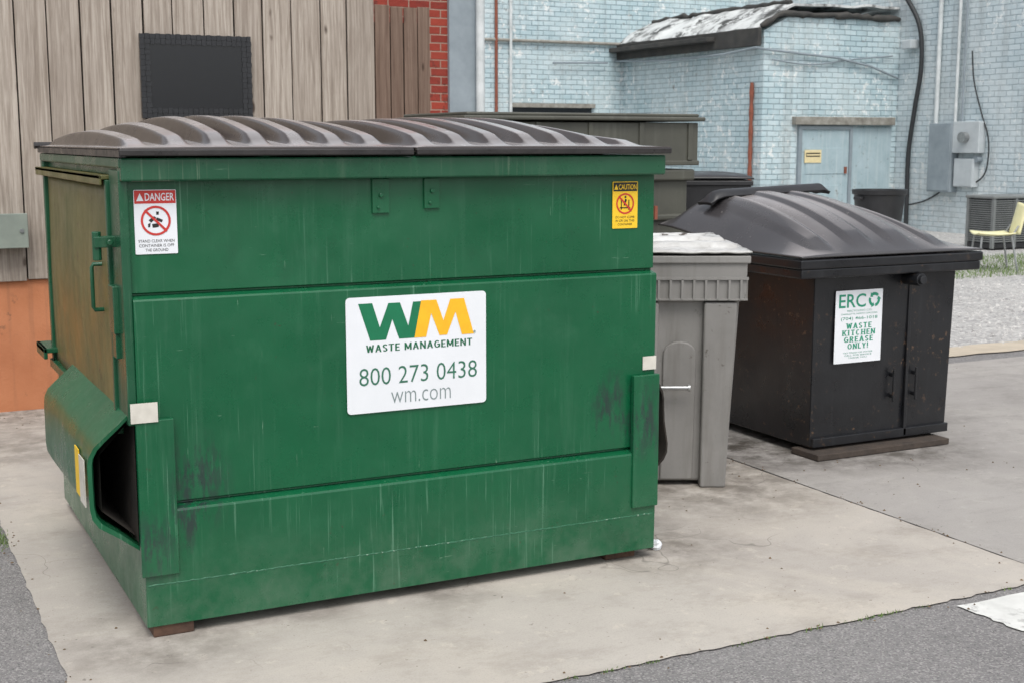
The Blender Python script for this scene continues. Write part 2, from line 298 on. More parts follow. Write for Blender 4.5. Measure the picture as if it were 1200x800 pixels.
# own outlines for letters whose built-in shape thickens badly, plus slab letters (unit boxes, strokes as quads)
def quads(L,t,serif=0):
    """letter -> (width, list of quads) in a unit-high box, stroke t"""
    q=[];s=t
    def V(x,z0=0,z1=1): q.append([(x,z0),(x+s,z0),(x+s,z1),(x,z1)])
    def Hh(z,x0,x1,tt=None): tt=tt or s*.62; q.append([(x0,z),(x1,z),(x1,z+tt),(x0,z+tt)])
    def Dg(x0,z0,x1,z1): q.append([(x0,z0),(x0+s,z0),(x1+s,z1),(x1,z1)])
    def arc(cx,cz,rx,rz,a0,a1,n=14):
        for i in range(n):
            a=radians(a0+(a1-a0)*i/n);b_=radians(a0+(a1-a0)*(i+1)/n);k=s
            q.append([(cx+rx*cos(a),cz+rz*sin(a)),(cx+(rx-k)*cos(a),cz+(rz-k*.62)*sin(a)),(cx+(rx-k)*cos(b_),cz+(rz-k*.62)*sin(b_)),(cx+rx*cos(b_),cz+rz*sin(b_))])
    h=s*.62;w=.72;S=[]
    def ser(x,z):
        if serif: q.append([(x-.09,z),(x+s+.09,z),(x+s+.09,z+.10),(x-.09,z+.10)])
    if L=='W': w=1.08;Dg(0,1,.20,0);Dg(.20,0,.43,.9);Dg(.43,.9,.66,0);Dg(.66,0,w-s,1);ser(0,.9);ser(w-s,.9)
    elif L=='M': w=.98;V(0);V(w-s);Dg(.0,1,w/2-s/2,.15);Dg(w-s,1,w/2-s/2,.15);ser(0,0);ser(w-s,0)
    elif L=='A': w=.86;Dg(0,0,w/2-s/2,1);Dg(w-s,0,w/2-s/2,1);Hh(.26,.16,w-.16);ser(0,0);ser(w-s,0)
    elif L=='S': w=.66;arc(w/2,.74,w/2,.26,20,270);arc(w/2,.26+.0,w/2,.26+.0,90,-160)
    elif L=='T': w=.74;V(w/2-s/2);Hh(1-h,0,w);ser(w/2-s/2,0)
    elif L=='E': w=.64;V(0);Hh(0,0,w);Hh(.5-h/2,0,w*.88);Hh(1-h,0,w)
    elif L=='N': w=.82;V(0);V(w-s);Dg(.0,1,w-s,0);ser(0,0);ser(w-s,.9)
    elif L=='G': w=.84;arc(w/2,.5,w/2,.5,45,330,20);Hh(.42,w*.52,w);V(w-s,.08,.48)
    elif L=='K': w=.78;V(0);Dg(s*.6,.42,w-s,1);Dg(w-s,0,s*1.1,.55);ser(0,0);ser(0,.9);ser(w-s,0);ser(w-s,.9)
    elif L=='I': w=s+(.18 if serif else 0);V(w/2-s/2);ser(w/2-s/2,0);ser(w/2-s/2,.9)
    elif L=='C': w=.78;arc(w/2,.5,w/2,.5,50,310,20)
    elif L=='H': w=.80;V(0);V(w-s);Hh(.5-h/2,0,w);ser(0,0);ser(w-s,0);ser(0,.9);ser(w-s,.9)
    elif L=='R': w=.74;V(0);Hh(1-h,0,w*.6);Hh(.46,0,w*.6);arc(w*.55,.73,w*.40,.27,90,-90,10);Dg(w-s,0,w*.35,.48);ser(0,0)
    elif L=='O': w=.88;arc(w/2,.5,w/2,.5,0,360,24)
    elif L=='L': w=.60;V(0);Hh(0,0,w);ser(0,.9)
    elif L=='Y': w=.80;V(w/2-s/2,0,.45);Dg(w/2-s/2,.42,0,1);Dg(w/2-s/2,.42,w-s,1);ser(w/2-s/2,0)
    elif L=='!': w=s;V(0,.28,1);V(0,0,.16)
    elif L==' ': w=.34
    return w,q
def blocktext(name,st,x0,x1,z0,z1,y,mat,parent,t=.19,serif=0,gap=.13):
    X=0;al=[]
    for ch in st:
        w_,q=quads(ch,t,serif)
        for k in q: al.append([(a+X,b_) for a,b_ in k])
        X+=w_+gap
    X-=gap;b=MB()
    for i,k in enumerate(al):
        b.add([(x0+a/X*(x1-x0),y-.00004*(i%9),z0+c*(z1-z0)) for a,c in k],[tuple(range(len(k)))])
    return b.out(name,mat,parent)
def text(name,st,x0,x1,z0,z1,y,mat,parent,bold=0,shear=0):
    cu=bpy.data.curves.new(name,'FONT');cu.body=st;cu.size=1;cu.offset=bold;cu.resolution_u=3;cu.shear=shear
    o=bpy.data.objects.new('tmp',cu);sc.collection.objects.link(o);bpy.context.view_layer.update()
    me=bpy.data.meshes.new_from_object(o.evaluated_get(bpy.context.evaluated_depsgraph_get()))
    bpy.data.objects.remove(o)
    xs=[v.co.x for v in me.vertices];ys=[v.co.y for v in me.vertices]
    a,b,c,d=min(xs),max(xs),min(ys),max(ys)
    cx=(x0+x1)/2;cz=(z0+z1)/2
    for v in me.vertices:
        X=x0+(v.co.x-a)/(b-a)*(x1-x0);Z=z0+(v.co.y-c)/(d-c)*(z1-z0)
        v.co=(X-cx,0,Z-cz)
    me.materials.clear();me.materials.append(M[mat])
    o=bpy.data.objects.new(name,me);sc.collection.objects.link(o);o.location=(cx,y,cz);par(o,parent);return o
def rrect(x0,x1,z0,z1,r,n=5):
    p=[]
    for cx,cz,a0 in((x1-r,z1-r,0),(x0+r,z1-r,90),(x0+r,z0+r,180),(x1-r,z0+r,270)):
        for k in range(n+1):
            a=radians(a0+90*k/n);p.append((cx+r*cos(a),cz+r*sin(a)))
    return p
def ring(mb,cx,cz,r,w,y,slash=True):
    n=32;vs=[];fs=[]
    for k in range(n):
        a=2*pi*k/n
        vs+= [(cx+r*cos(a),y,cz+r*sin(a)),(cx+(r-w)*cos(a),y,cz+(r-w)*sin(a))]
    fs=[(2*k,2*k+1,(2*k+3)%(2*n),(2*k+2)%(2*n)) for k in range(n)]
    mb.add(vs,fs)
    if slash:
        d=r*.72;q=w*.36
        mb.add([(cx-d-q,y-.0003,cz+d-q),(cx-d+q,y-.0003,cz+d+q),(cx+d+q,y-.0003,cz-d+q),(cx+d-q,y-.0003,cz-d-q)],[(0,1,2,3)])
def sst(a,b_,x):
    t=min(max((x-a)/(b_-a),0),1);return t*t*(3-2*t)
def smoothline(pp,k=6):
    out=[]
    for i in range(len(pp)-1):
        p_1=pp[max(i-1,0)];p0_=pp[i];p1_=pp[i+1];p2_=pp[min(i+2,len(pp)-1)]
        for j in range(k):
            t=j/k;out.append(tuple(.5*((2*p0_[q])+(-p_1[q]+p1_[q])*t+(2*p_1[q]-5*p0_[q]+4*p1_[q]-p2_[q])*t*t+(-p_1[q]+3*p0_[q]-3*p1_[q]+p2_[q])*t**3) for q in range(len(p0_))))
    return out+[pp[-1]]
# ------------------------------------------------------------------ GROUND
def sheet(name,mat,poly,z,**kw):
    b=MB();b.add([(x,y,z) for x,y in poly],[tuple(range(len(poly)))]);o=b.out(name,mat,**kw);o['kind']='structure';return o
R=lambda x0,x1,y0,y1:[(x0,y0),(x1,y0),(x1,y1),(x0,y1)]
sheet('ground','asphalt',R(-150,200,-120,250),0)
def wob(x0,y0,x1,y1,n,a):
    out=[]
    for i in range(n):
        t=i/n;out.append((x0+(x1-x0)*t+random.uniform(-a,a),y0+(y1-y0)*t+random.uniform(-a,a)))
    return out
sheet('concrete_pavement','concrete',wob(.50,3.28,3.888,3.285,90,.007)+wob(3.888,3.285,3.888,8.4,90,.003)+[(3.885,8.4),(.50,8.4)]+wob(.5,8.4,.5,3.28,90,.006)[1:],.006)
sheet('grey_pavement','concrete2',wob(3.902,3.285,9.5,3.30,90,.007)+[(9.5,3.3),(9.5,7.0),(3.902,7.0)],.006)
sheet('grey_pavement','concrete2',[(3.902,7.01),(5.6,7.01),(5.6,23),(3.902,23)],.006)
sheet('sandy_path','tan',wob(5.61,7.2,20,7.3,60,.02)+[(20,7.3),(20,7.62)]+wob(20,7.62,5.61,7.55,60,.03),.010)
sheet('gravel_ground','gravel',R(5.61,40,7.5,30),.005)
sheet('painted_marking','roadpaint',wob(3.33,3.235,8,3.235,60,.006)+[(8,2.4)]+wob(3.36,2.4,3.33,3.235,30,.008),.005)
b=MB()
def pebble(b,x,y,z,r):
    vs=[(x+r*random.uniform(.7,1.2)*cos(a),y+r*random.uniform(.7,1.2)*sin(a),z) for a in (0,1.2,2.5,3.8,5.1)]
    vs.append((x,y,z+r*random.uniform(.5,1)));b.add(vs,[(i,(i+1)%5,5) for i in range(5)])
for i in range(7000):
    x=5.7+9*random.random()**1.1;y=random.uniform(7.5,13);pebble(b,x,y,.005,random.uniform(.008,.022))
o=b.out('gravel','gravel');o['kind']='stuff';o['label']='loose grey gravel stones beside the paved yard';o['category']='gravel'
b=MB()
for i in range(460):
    r=random.random()
    if r<.30: x=random.uniform(.5,9);y=3.28+random.gauss(0,.03)
    elif r<.42: x=.49+random.gauss(0,.03);y=random.uniform(3.3,8)
    elif r<.52: x=3.9+random.gauss(0,.02);y=random.uniform(3.3,6)
    elif r<.68: x=random.uniform(2.6,5.4);y=random.gauss(4.95,.35)
    elif r<.88: x=random.uniform(-.5,1.2);y=8.15-abs(random.gauss(0,.25))
    else: x=random.uniform(.3,7);y=random.uniform(3,7)
    if .78<x<2.7 and 4.15<y<5.95: continue
    pebble(b,x,y,.007,random.uniform(.002,.007))
o=b.out('debris','leaf');o['kind']='stuff';o['label']='dry leaf crumbs and grit scattered on the concrete';o['category']='debris'
def blades(name,spots,h,mat,label):
    b=MB()
    for x,y,z in spots:
        a=random.uniform(0,2*pi);w=.002+h*.03;hh=h*random.uniform(.4,1.1);lx=random.gauss(0,hh*.4);ly=random.gauss(0,hh*.4)
        b.add([(x-w*cos(a),y-w*sin(a),z),(x+w*cos(a),y+w*sin(a),z),(x+lx,y+ly,z+hh)],[(0,1,2)])
    o=b.out(name,mat);o['kind']='stuff';o['label']=label;o['category']='grass';return o
sp=[]
for i in range(6500):
    x=random.uniform(11.3,16);y=random.uniform(11.3,13.4);sp.append((x,y,.005))
blades('grass',sp,.07,'grass','short green grass patch at the gravel edge')
sp=[]
for i in range(26):
    cx=random.uniform(1.75,4.6)
    for k in range(10): sp.append((cx+random.gauss(0,.025),3.278+random.gauss(0,.005),.003))
for i in range(14):
    cy=random.uniform(5.4,6.0)
    for k in range(16): sp.append((.48+random.gauss(0,.012),cy+random.gauss(0,.03),.003))
blades('weeds',sp,.013,'grass','small weeds growing in the concrete joint')
# crumpled tissue
b=MB()
def blob(cx,cy,cz,r,sd,nu=10,nv=7):
    def f(u,v):
        a=2*pi*u;e=pi*(v-.5);n_=1+.45*noise.noise(Vector((cos(a)*cos(e)*2+sd,sin(a)*cos(e)*2,sin(e)*2)))
        return (cx+r*n_*cos(a)*cos(e),cy+r*n_*sin(a)*cos(e),cz+r*.7*n_*sin(e))
    b.grid(f,nu,nv)
blob(2.75,4.24,.022,.028,3);o=b.out('crumpled_paper','white',None,label='crumpled white paper scrap lying by the dumpster corner',category='litter')
# ------------------------------------------------------------------ GREEN DUMPSTER
XL,XR,YF,YB=.78,2.685,4.17,5.91
D=root('green_dumpster',(1.73,5.0,0),'large green steel dumpster with brown ribbed lids and white company sign','dumpster')
b=MB()
prof=[(4.19,1.50),(4.188,1.112),(4.203,1.109),(4.203,1.103),(4.166,1.094),(4.163,1.088),(4.170,.445),(4.186,.441),(4.186,.435),(4.148,.425),(4.145,.418),(4.152,.045),(YB,.045),(YB,1.50)]
b.prism(prof,'x',XL,XR)
body=b.out('body','green',D,bevel=.0015)
b=MB();pts=[(XL+.004+i*.0095,4.1515+random.uniform(-.0006,.0006),.183+random.uniform(-.0012,.0012)) for i in range(200)]
b.sweep(pts,[.0030+.0012*random.random() for _ in pts],6);b.out('weld_seam','weldmat',D,smooth=50)
b=MB();b.box(.755,2.70,4.135,4.21,1.457,1.528);b.box(.752,.80,4.15,5.93,1.495,1.528);b.box(2.66,2.71,4.21,5.93,1.495,1.528);b.box(.755,2.70,5.88,5.94,1.45,1.528)
b.out('rim','green_dark',D,bevel=.006)
b=MB();b.box(.768,.885,4.137,4.160,.215,.72);b.out('corner_plate','green',D,bevel=.003)
b=MB();b.box(2.578,2.69,4.137,4.160,.215,.72);b.out('corner_plate','green',D,bevel=.003)
b=MB();b.box(.752,.78,4.17,4.33,.70,1.49);b.out('side_post','green_dark',D,bevel=.004)
b=MB();b.box(.728,.785,4.36,5.90,1.458,1.472);b.box(.728,.736,4.36,5.90,1.440,1.472);b.out('side_rail','olive',D,bevel=.003)
b=MB()
def dfn(u,v):
    y=4.345+u*1.42;z=.675+v*.775
    return (.765-.014*sin(pi*u)*sin(pi*v)+.010*noise.noise(Vector((y*2,z*2,3))),y,z)
b.grid(dfn,24,14);door=b.out('side_door','olive',D,smooth=40,solid=.012,label='faded olive sliding side door')
b=MB();b.box(.742,.765,4.335,4.365,.66,1.457);b.box(.742,.765,5.75,5.79,.66,1.457);b.box(.735,.765,4.33,5.80,.645,.68);b.out('door_frame','green_dark',D,bevel=.003)
b=MB();b.sweep([(.76,4.50,1.18),(.72,4.50,1.18),(.715,4.50,1.17),(.715,4.50,1.04),(.72,4.50,1.03),(.76,4.50,1.03)],.007,8)
h=b.out('handle','green_dark',door,smooth=50)
b=MB();b.box(.69,.765,4.27,4.31,1.25,1.285);b.cyl((.70,4.29,1.21),(.70,4.29,1.30),.014,12);b.cyl((.735,4.262,1.267),(.735,4.25,1.267),.01,10);b.out('latch','green_dark',D,bevel=.003)
b=MB();b.box(.735,.765,4.25,4.33,.98,1.13);b.box(.74,.765,4.26,4.32,.90,.982);b.out('hinge_plate','green_dark',D,bevel=.003)
b=MB();b.box(.70,.78,5.70,5.93,.715,.735);b.box(.70,.715,5.70,5.93,.69,.735);b.out('rear_ledge','green_dark',D,bevel=.003)
# fork sleeves (open folded-plate tubes, slightly dented)
def sleeve(sx,base,k=1,mat='green'):
    outer=[(0,.755),(-.050,.708),(-.096,.668),(-.120,.645),(-.133,.618),(-.137,.580),(-.137,.52),(-.137,.44),(-.134,.405),(-.118,.375),(-.062,.335),(0,.285)]
    inner=[(0,.742),(-.046,.698),(-.088,.658),(-.109,.636),(-.121,.612),(-.124,.578),(-.124,.52),(-.124,.444),(-.121,.412),(-.108,.388),(-.056,.348),(0,.298)]
    b=MB();n=len(outer);N_=20;y0,y1=4.205,5.28;vs=[];fs=[]
    for L_,(loop,ye_) in enumerate(((outer,y1),(inner,y1-.02))):
        for j in range(N_+1):
            t=(j/N_)**1.5;y=y0+(ye_-y0)*t
            fl=.014*exp(-(y-y0)/.03)
            for i,q in enumerate(loop):
                w_=sin(pi*i/(n-1))
                dn=.010*noise.noise(Vector((y*2.4,q[1]*4,sx*3)))*w_
                vs.append((base+sx*(q[0]*k-fl*w_*k+dn*k),y+(.035*noise.noise(Vector((q[1]*6,2,sx))) if j==0 else 0),q[1]+dn*.6-.016*w_*(1 if i<5 else 0)*exp(-(y-y0)/.06)))
    A=(N_+1)*n
    for j in range(N_):
        for i in range(n-1):
            for o_ in(0,A): fs.append((o_+j*n+i,o_+j*n+i+1,o_+(j+1)*n+i+1,o_+(j+1)*n+i))
    for i in range(n-1): fs.append((i,i+1,A+i+1,A+i))
    fs.append(tuple(N_*n+i for i in range(n)))
    b.add(vs,fs);return b.out('fork_sleeve',mat,D,smooth=45)
sleeve(1,.778)
b=MB();b.add([(.776,4.215,.31),(.776,5.25,.31),(.776,5.25,.74),(.776,4.215,.74)],[(0,1,2,3)]);
b.add([(.67,5.22,.40),(.776,5.22,.31),(.776,5.22,.73),(.67,5.22,.62)],[(0,1,2,3)])
b.add([(.672,4.25,.415),(.672,5.22,.415),(.672,5.22,.595),(.672,4.25,.595)],[(0,1,2,3)])
b.add([(.672,4.25,.417),(.672,5.22,.417),(.776,5.22,.322),(.776,4.25,.322)],[(0,1,2,3)])
b.add([(.672,4.25,.60),(.672,5.22,.60),(.776,5.22,.712),(.776,4.25,.712)],[(0,1,2,3)])
b.out('sleeve_interior','inside',D)
sleeve(-1,2.687,.5,'inside')
b=MB();b.add([(2.689,4.215,.31),(2.689,5.25,.31),(2.689,5.25,.74),(2.689,4.215,.74)],[(0,1,2,3)]);b.out('sleeve_interior','inside',D)
for x0,x1,z0,z1,n in((1.575,1.635,1.34,1.455,'bracket'),(1.762,1.818,1.352,1.455,'bracket')):
    b=MB();b.box(x0,x1,4.180,4.192,z0,z1);b.cyl((x0+.02,4.18,z0+.02),(x0+.02,4.174,z0+.02),.006,8);b.cyl(((x0+x1)/2,4.18,z0+.06),((x0+x1)/2,4.172,z0+.06),.008,8)
    b.out(n,'green',D,bevel=.003)
b=MB();b.box(2.69,2.70,4.20,4.28,1.30,1.33);b.cyl((2.70,4.2,1.29),(2.70,4.2,1.34),.008,8);b.out('latch','rust',D)
b=MB();b.box(.752,.835,4.1315,4.1365,.715,.777) ;b.out('reflector_tape','whitedirty',D)
b=MB();b.box(2.63,2.688,4.161,4.164,.735,.785);b.out('reflector_tape','whitedirty',D)
for x0,x1,y0,y1 in((.80,.93,4.16,5.9),(2.50,2.63,4.20,5.9)):
    b=MB();b.box(x0,x1,y0,y1,.006,.046);b.out('skid','wood_skid',D,bevel=.004)
# ribbed lids
def lid(name,x0,x1,nr,e0,e1):
    w=x1-x0
    def fn(u,v):
        x=x0+u*w;y=4.125+v*1.83
        arch=max(sin(pi*v),0)**.8
        uu=min(max((u-.02)/.96,0),.9999)
        ph=(uu*nr)%1
        env=(e0+(1-e0)*sst(-.05,.42,u))*(1-(1-e1)*sst(.60,1.0,u))
        hump=sst(.03,.22,ph)*(1-sst(.48,.74,ph))
        win=sst(.03,.10,v)*(1-sst(.90,.97,v))
        z=1.552+.040*arch*sst(0,.05,u)*(1-sst(.95,1,u))*env+hump*win*(.010+.064*arch*env)
        return (x,y,z)
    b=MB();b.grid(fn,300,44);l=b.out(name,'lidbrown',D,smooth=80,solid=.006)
    b=MB();b.box(x0-.002,x1-.0,4.114,4.135,1.533,1.554);b.out('lid_edge','lidedge',l,bevel=.004)
    return l
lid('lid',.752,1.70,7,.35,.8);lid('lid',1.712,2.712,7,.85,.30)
b=MB();b.box(.748,.768,4.12,5.95,1.530,1.551);b.box(.75,2.71,5.94,5.965,1.530,1.56);b.cyl((.735,5.955,1.56),(2.73,5.955,1.56),.014,10);b.out('lid_hinge_rod','lidedge',D)
# company sign
def signplate(nm,x0,x1,z0,z1,y,mat,parent,r=.012,label=None):
    b=MB();b.prism(rrect(x0,x1,z0,z1,r),'y',y,y-.0015);o=b.out(nm,mat,parent)
    if label:o['label']=label
    return o
sx0,sx1,sz0,sz1=1.467,1.982,.672,1.064;ys=4.1625
S=signplate('company_sign',sx0,sx1,sz0,sz1,ys,'white',D,.014,'white sign with green and yellow letters')
w=sx1-sx0;h=sz1-sz0;yy=ys-.0022
fx=lambda a:sx0+a*w
fz=lambda a:sz1-a*h
Wp=[(0,1),(.22,1),(.335,.34),(.475,.98),(.66,.98),(.79,.34),(.87,.98),(1.0,.98),(.90,0),(.64,0),(.535,.54),(.43,0),(.18,0)]
Mp=[(0,0),(.12,1),(.38,1),(.50,.42),(.62,1),(.86,1),(1.03,0),(.82,0),(.71,.64),(.56,.02),(.43,.02),(.29,.64),(.20,0)]
def poly(nm,P,a0,a1,t0,t1,y,mat,parent,F=(fx,fz)):
    b=MB();vs=[(F[0](a0+p[0]*(a1-a0)),y,F[1](t1+(t0-t1)*p[1])) for p in P];b.add(vs,[tuple(range(len(P)))]);return b.out(nm,mat,parent)
poly('logo_letter',Wp,.085,.525,.055,.375,yy,'inkgreen',S)
poly('logo_letter',Mp,.475,.895,.055,.375,yy-.0004,'inkyellow',S)
blocktext('lettering','WASTE MANAGEMENT',fx(.135),fx(.895),fz(.475),fz(.412),yy,'inkdark',S,.22,0,.16)
text('lettering','800 273 0438',fx(.085),fx(.93),fz(.762),fz(.610),yy,'inkphone',S,-.006)
text('lettering','wm.com',fx(.305),fx(.735),fz(.935),fz(.835),yy,'inkgrey',S,-.012)
text('lettering','®',fx(.905),fx(.922),fz(.375),fz(.345),yy,'inkdark',S)
# danger sticker
a=(.798,.928,1.232,1.430);yd=4.1868
Sg=signplate('danger_sticker',*a,yd,'white',D,.003,'white and red danger sticker')
y2=yd-.0022
b=MB();b.add([(.800,y2,1.388),(.926,y2,1.388),(.926,y2,1.428),(.800,y2,1.428)],[(0,1,2,3)]);b.out('header','red',Sg)
text('lettering','DANGER',.832,.921,1.396,1.420,y2-.0004,'white',Sg,.012)
b=MB();b.add([(.806,y2-.0004,1.396),(.828,y2-.0004,1.396),(.817,y2-.0004,1.420)],[(0,1,2)]);b.out('symbol','white',Sg)
b=MB();
for P_ in ([(-.022,.002),(-.004,.014),(.002,.008),(-.014,-.006)],[(.004,.010),(.022,.002),(.018,-.006),(.0,.002)],[(-.012,-.010),(.010,-.008),(.008,-.020),(-.010,-.022)],[(-.024,-.010),(-.016,-.006),(-.018,-.020),(-.024,-.020)],[(.002,.028),(.010,.028),(.010,.018),(.002,.018)]):
    b.add([(.863+q[0],y2,1.335+q[1]) for q in P_],[(0,1,2,3)])
b.out('pictogram','black',Sg)
b=MB();ring(b,.863,1.335,.046,.007,y2-.0006);b.out('prohibition_symbol','red',Sg)
for i,sn in enumerate(('STAND CLEAR WHEN','CONTAINER IS OFF','THE GROUND')):
    wd=(.110,.108,.070)[i];text('lettering',sn,.863-wd/2,.863+wd/2,1.268-i*.014,1.277-i*.014,y2,'black',Sg,.0)
# caution sticker
c=(2.505,2.612,1.262,1.432);
Cg=signplate('caution_sticker',*c,yd,'yellow',D,.003,'yellow caution sticker')
b=MB();b.add([(2.508,y2,1.397),(2.609,y2,1.397),(2.609,y2,1.429),(2.508,y2,1.429)],[(0,1,2,3)]);b.out('header','black',Cg)
text('lettering','CAUTION',2.530,2.606,1.403,1.422,y2-.0004,'yellow',Cg,.012)
b=MB();b.add([(2.511,y2-.0004,1.403),(2.528,y2-.0004,1.403),(2.5195,y2-.0004,1.422)],[(0,1,2)]);b.out('symbol','yellow',Cg)
b=MB();b.box(2.535,2.580,y2,y2-.0002,1.335,1.339);b.box(2.540,2.544,y2,y2-.0002,1.330,1.366);b.box(2.572,2.576,y2,y2-.0002,1.330,1.366)
b.add([(2.551,y2,1.345),(2.557,y2,1.345),(2.566,y2,1.366),(2.558,y2,1.370)],[(0,1,2,3)]);b.box(2.556,2.563,y2,y2-.0002,1.372,1.380);b.out('pictogram','black',Cg)
b=MB();ring(b,2.558,1.352,.038,.006,y2-.0006);b.out('prohibition_symbol','red',Cg)
for i,sn in enumerate(('DO NOT CLIMB','IN OR ON THIS','CONTAINER')):
    wd=(.080,.080,.062)[i];text('lettering',sn,2.5585-wd/2,2.5585+wd/2,1.299-i*.013,1.307-i*.013,y2,'black',Cg,.0)
xs=.778-.1440
b=MB();b.box(xs,xs+.003,4.43,4.51,.425,.585);b.out('sleeve_sticker','yellow',D,label='yellow sticker on the sleeve')
b=MB();b.box(xs-.003,xs,4.31,4.41,.42,.575);b.out('sleeve_sticker','whitedirty',D,label='white sticker on the sleeve')
# ------------------------------------------------------------------ WHEELED CARTS
def cart(loc,yaw,mb,ml,label,name,W=.58,Hh=1.07,dep=.60,detail=True):
    xf=Matrix.Translation(loc)@Matrix.Rotation(yaw,4,'Z')
    E=root(name,loc,label,'trash cart')
    wb=W*.395;wt=W*.455;zr=Hh-.20
    b=MB(xf)
    b.taper((-wb,wb,0.02,dep*.72),(-wt,wt,-.05,dep*.93),.02,zr)
    b.taper((-wt-.002,wt+.002,-.052,dep*.935),(-W/2+.006,W/2-.006,-.078,dep*.97),zr-.012,zr+.004)
    b.out('body',mb,E,bevel=.014,seg=3)
    b=MB(xf);b.taper((-W/2+.003,W/2-.003,-.082,dep*.975),(-W/2,W/2,-.088,dep),zr,Hh-.03)
    b.taper((-W/2-.012,W/2+.012,-.10,dep+.01),(-W/2-.012,W/2+.012,-.10,dep+.01),Hh-.035,Hh)
    b.out('rim',mb,E,bevel=.006)
    if detail:
        b=MB(xf)
        for i in range(11):
            x=-W/2+.028+i*(W-.056)/10;b.box(x-.005,x+.005,-.096,-.080,zr+.004,Hh-.105)
        for i in range(8):
            y=-.05+i*dep/8;b.box(W/2-.006,W/2+.008,y-.005,y+.005,zr+.004,Hh-.105)
        b.box(-W/2-.002,W/2+.002,-.094,-.080,zr+.0,zr+.008);b.box(-W/2-.004,W/2+.004,-.096,-.080,Hh-.108,Hh-.096)
        b.out('rim_ribbing',mb,E)
        b=MB(xf)
        for sx in(-1,1):
            b.add([(sx*.222,-.030,.0),(sx*.105,-.030,.0),(sx*.105,.06,.0),(sx*.222,.06,.0),(sx*.250,-.084,zr-.01),(sx*.100,-.084,zr-.01),(sx*.100,.0,zr-.01),(sx*.250,.0,zr-.01)],
              [(0,3,2,1),(4,5,6,7),(0,1,5,4),(1,2,6,5),(2,3,7,6),(3,0,4,7)])
            if sx<0: b.out('leg',mb,E,bevel=.010,seg=3);b=MB(xf)
        b.out('leg',mb,E,bevel=.010,seg=3)
        fy=lambda z:.02-.07*(z-.02)/(zr-.02)
        b=MB(xf);pr=[(-.075,.03),(.075,.03),(.075,.62)]+[(.075*cos(radians(a)),.62+.06*sin(radians(a))) for a in range(15,180,15)]+[(-.075,.62)]
        m_=len(pr);b.add([(q[0],fy(q[1])-.014,q[1]) for q in pr]+[(q[0],fy(q[1])+.02,q[1]) for q in pr],[tuple(range(m_)),tuple(range(2*m_-1,m_-1,-1))]+[(i,(i+1)%m_,m_+(i+1)%m_,m_+i) for i in range(m_)])
        b.out('front_panel',mb,E,bevel=.006,seg=2)
        b=MB(xf);b.cyl((-.19,-.080,.475),(.035,-.080,.475),.010,12);b.cyl((.035,-.080,.475),(.045,-.080,.475),.016,12);b.out('lift_bar','metal',E,smooth=50)
    def lf(u,v):
        x=-W/2-.015+u*(W+.03);y=-.105+v*(dep+.12)
        z=Hh+.010+(.018 if detail else .04)*(sin(pi*u)**.35)*(sin(pi*min(v*1.0,1))**.4)
        if detail:
            z+=.020*sst(.14,.17,v)*(1-sst(.26,.30,v))*sst(.06,.09,u)*(1-sst(.90,.93,u))
            z+=.030*sst(.40,.44,v)*(1-sst(.84,.88,v))*sst(.10,.15,u)*(1-sst(.85,.9,u))
            z-=.018*sst(.48,.52,v)*(1-sst(.76,.80,v))*sst(.2,.24,u)*(1-sst(.76,.8,u))
            z+=.006*noise.noise(Vector((x*12,y*12,2)))
        return (x,y,z)
    b=MB(xf);b.grid(lf,54,60);l=b.out('lid',ml,E,smooth=60,solid=.008)
    b=MB(xf);b.sweep([(-W/2+.03,dep+.03,Hh-.02),(-W/2+.03,dep+.07,Hh+.01),(W/2-.03,dep+.07,Hh+.01),(W/2-.03,dep+.03,Hh-.02)],.013,10);b.out('handle',mb,E,smooth=50)
    for sx in(-1,1):
        b=MB(xf);b.cyl((sx*(wb+.0),dep*.80,.12),(sx*(wb+.055),dep*.80,.12),.12,28);b.out('wheel','blackplastic',E,bevel=.012)
    return E
cart((3.355,5.008,.006),-YAW,'cart','cartlid','grey plastic wheeled cart with a dirty pale lid','trash_cart')
cart((5.42,7.75,.006),-YAW,'blackplastic','blackplastic','black plastic wheeled cart beside the taupe container','trash_cart',.56,1.30,.6,False)
# ------------------------------------------------------------------ GREASE CONTAINER
G=root('grease_container',(4.73,5.7,0),'black steel grease container with a faded domed plastic lid','container')
gx0,gx1,gy0,gy1=4.26,5.19,5.17,6.20
b=MB();b.taper((gx0+.015,gx1-.01,gy0+.02,gy1),(gx0,gx1,gy0,gy1),.05,.95);b.out('body','greasedark',G,bevel=.008)
b=MB();b.box(gx0-.16,gx1+.075,gy0-.092,gy1+.06,.918,.965)
b.box(gx0-.17,gx1+.085,gy0-.10,gy1+.07,.965,1.012);b.out('rim','greasedark',G,bevel=.008)
b=MB()
b.box(gx1-.32,gx1-.30,gy0-.004,gy0+.01,.06,.917);b.box(gx0+.02,gx1-.01,gy0-.004,gy0+.02,.055,.10);b.out('seam_strip','greasedark',G,bevel=.003)
for hx in(gx1-.41,gx1-.26):
    b=MB();b.cyl((hx,gy0-.016,.25),(hx,gy0-.016,.42),.007,8)
    b.box(hx-.008,hx+.008,gy0-.016,gy0+.01,.27,.29);b.box(hx-.008,hx+.008,gy0-.016,gy0+.01,.38,.40);b.out('hinge','greasedark',G,bevel=.003)
b=MB();b.cyl((gx1-.345,gy0+.02,.885),(gx1-.345,gy0-.115,.885),.032,20);b.cyl((gx1-.345,gy0-.10,.885),(gx1-.345,gy0-.13,.885),.022,16);b.out('valve','greasedark',G,bevel=.003)
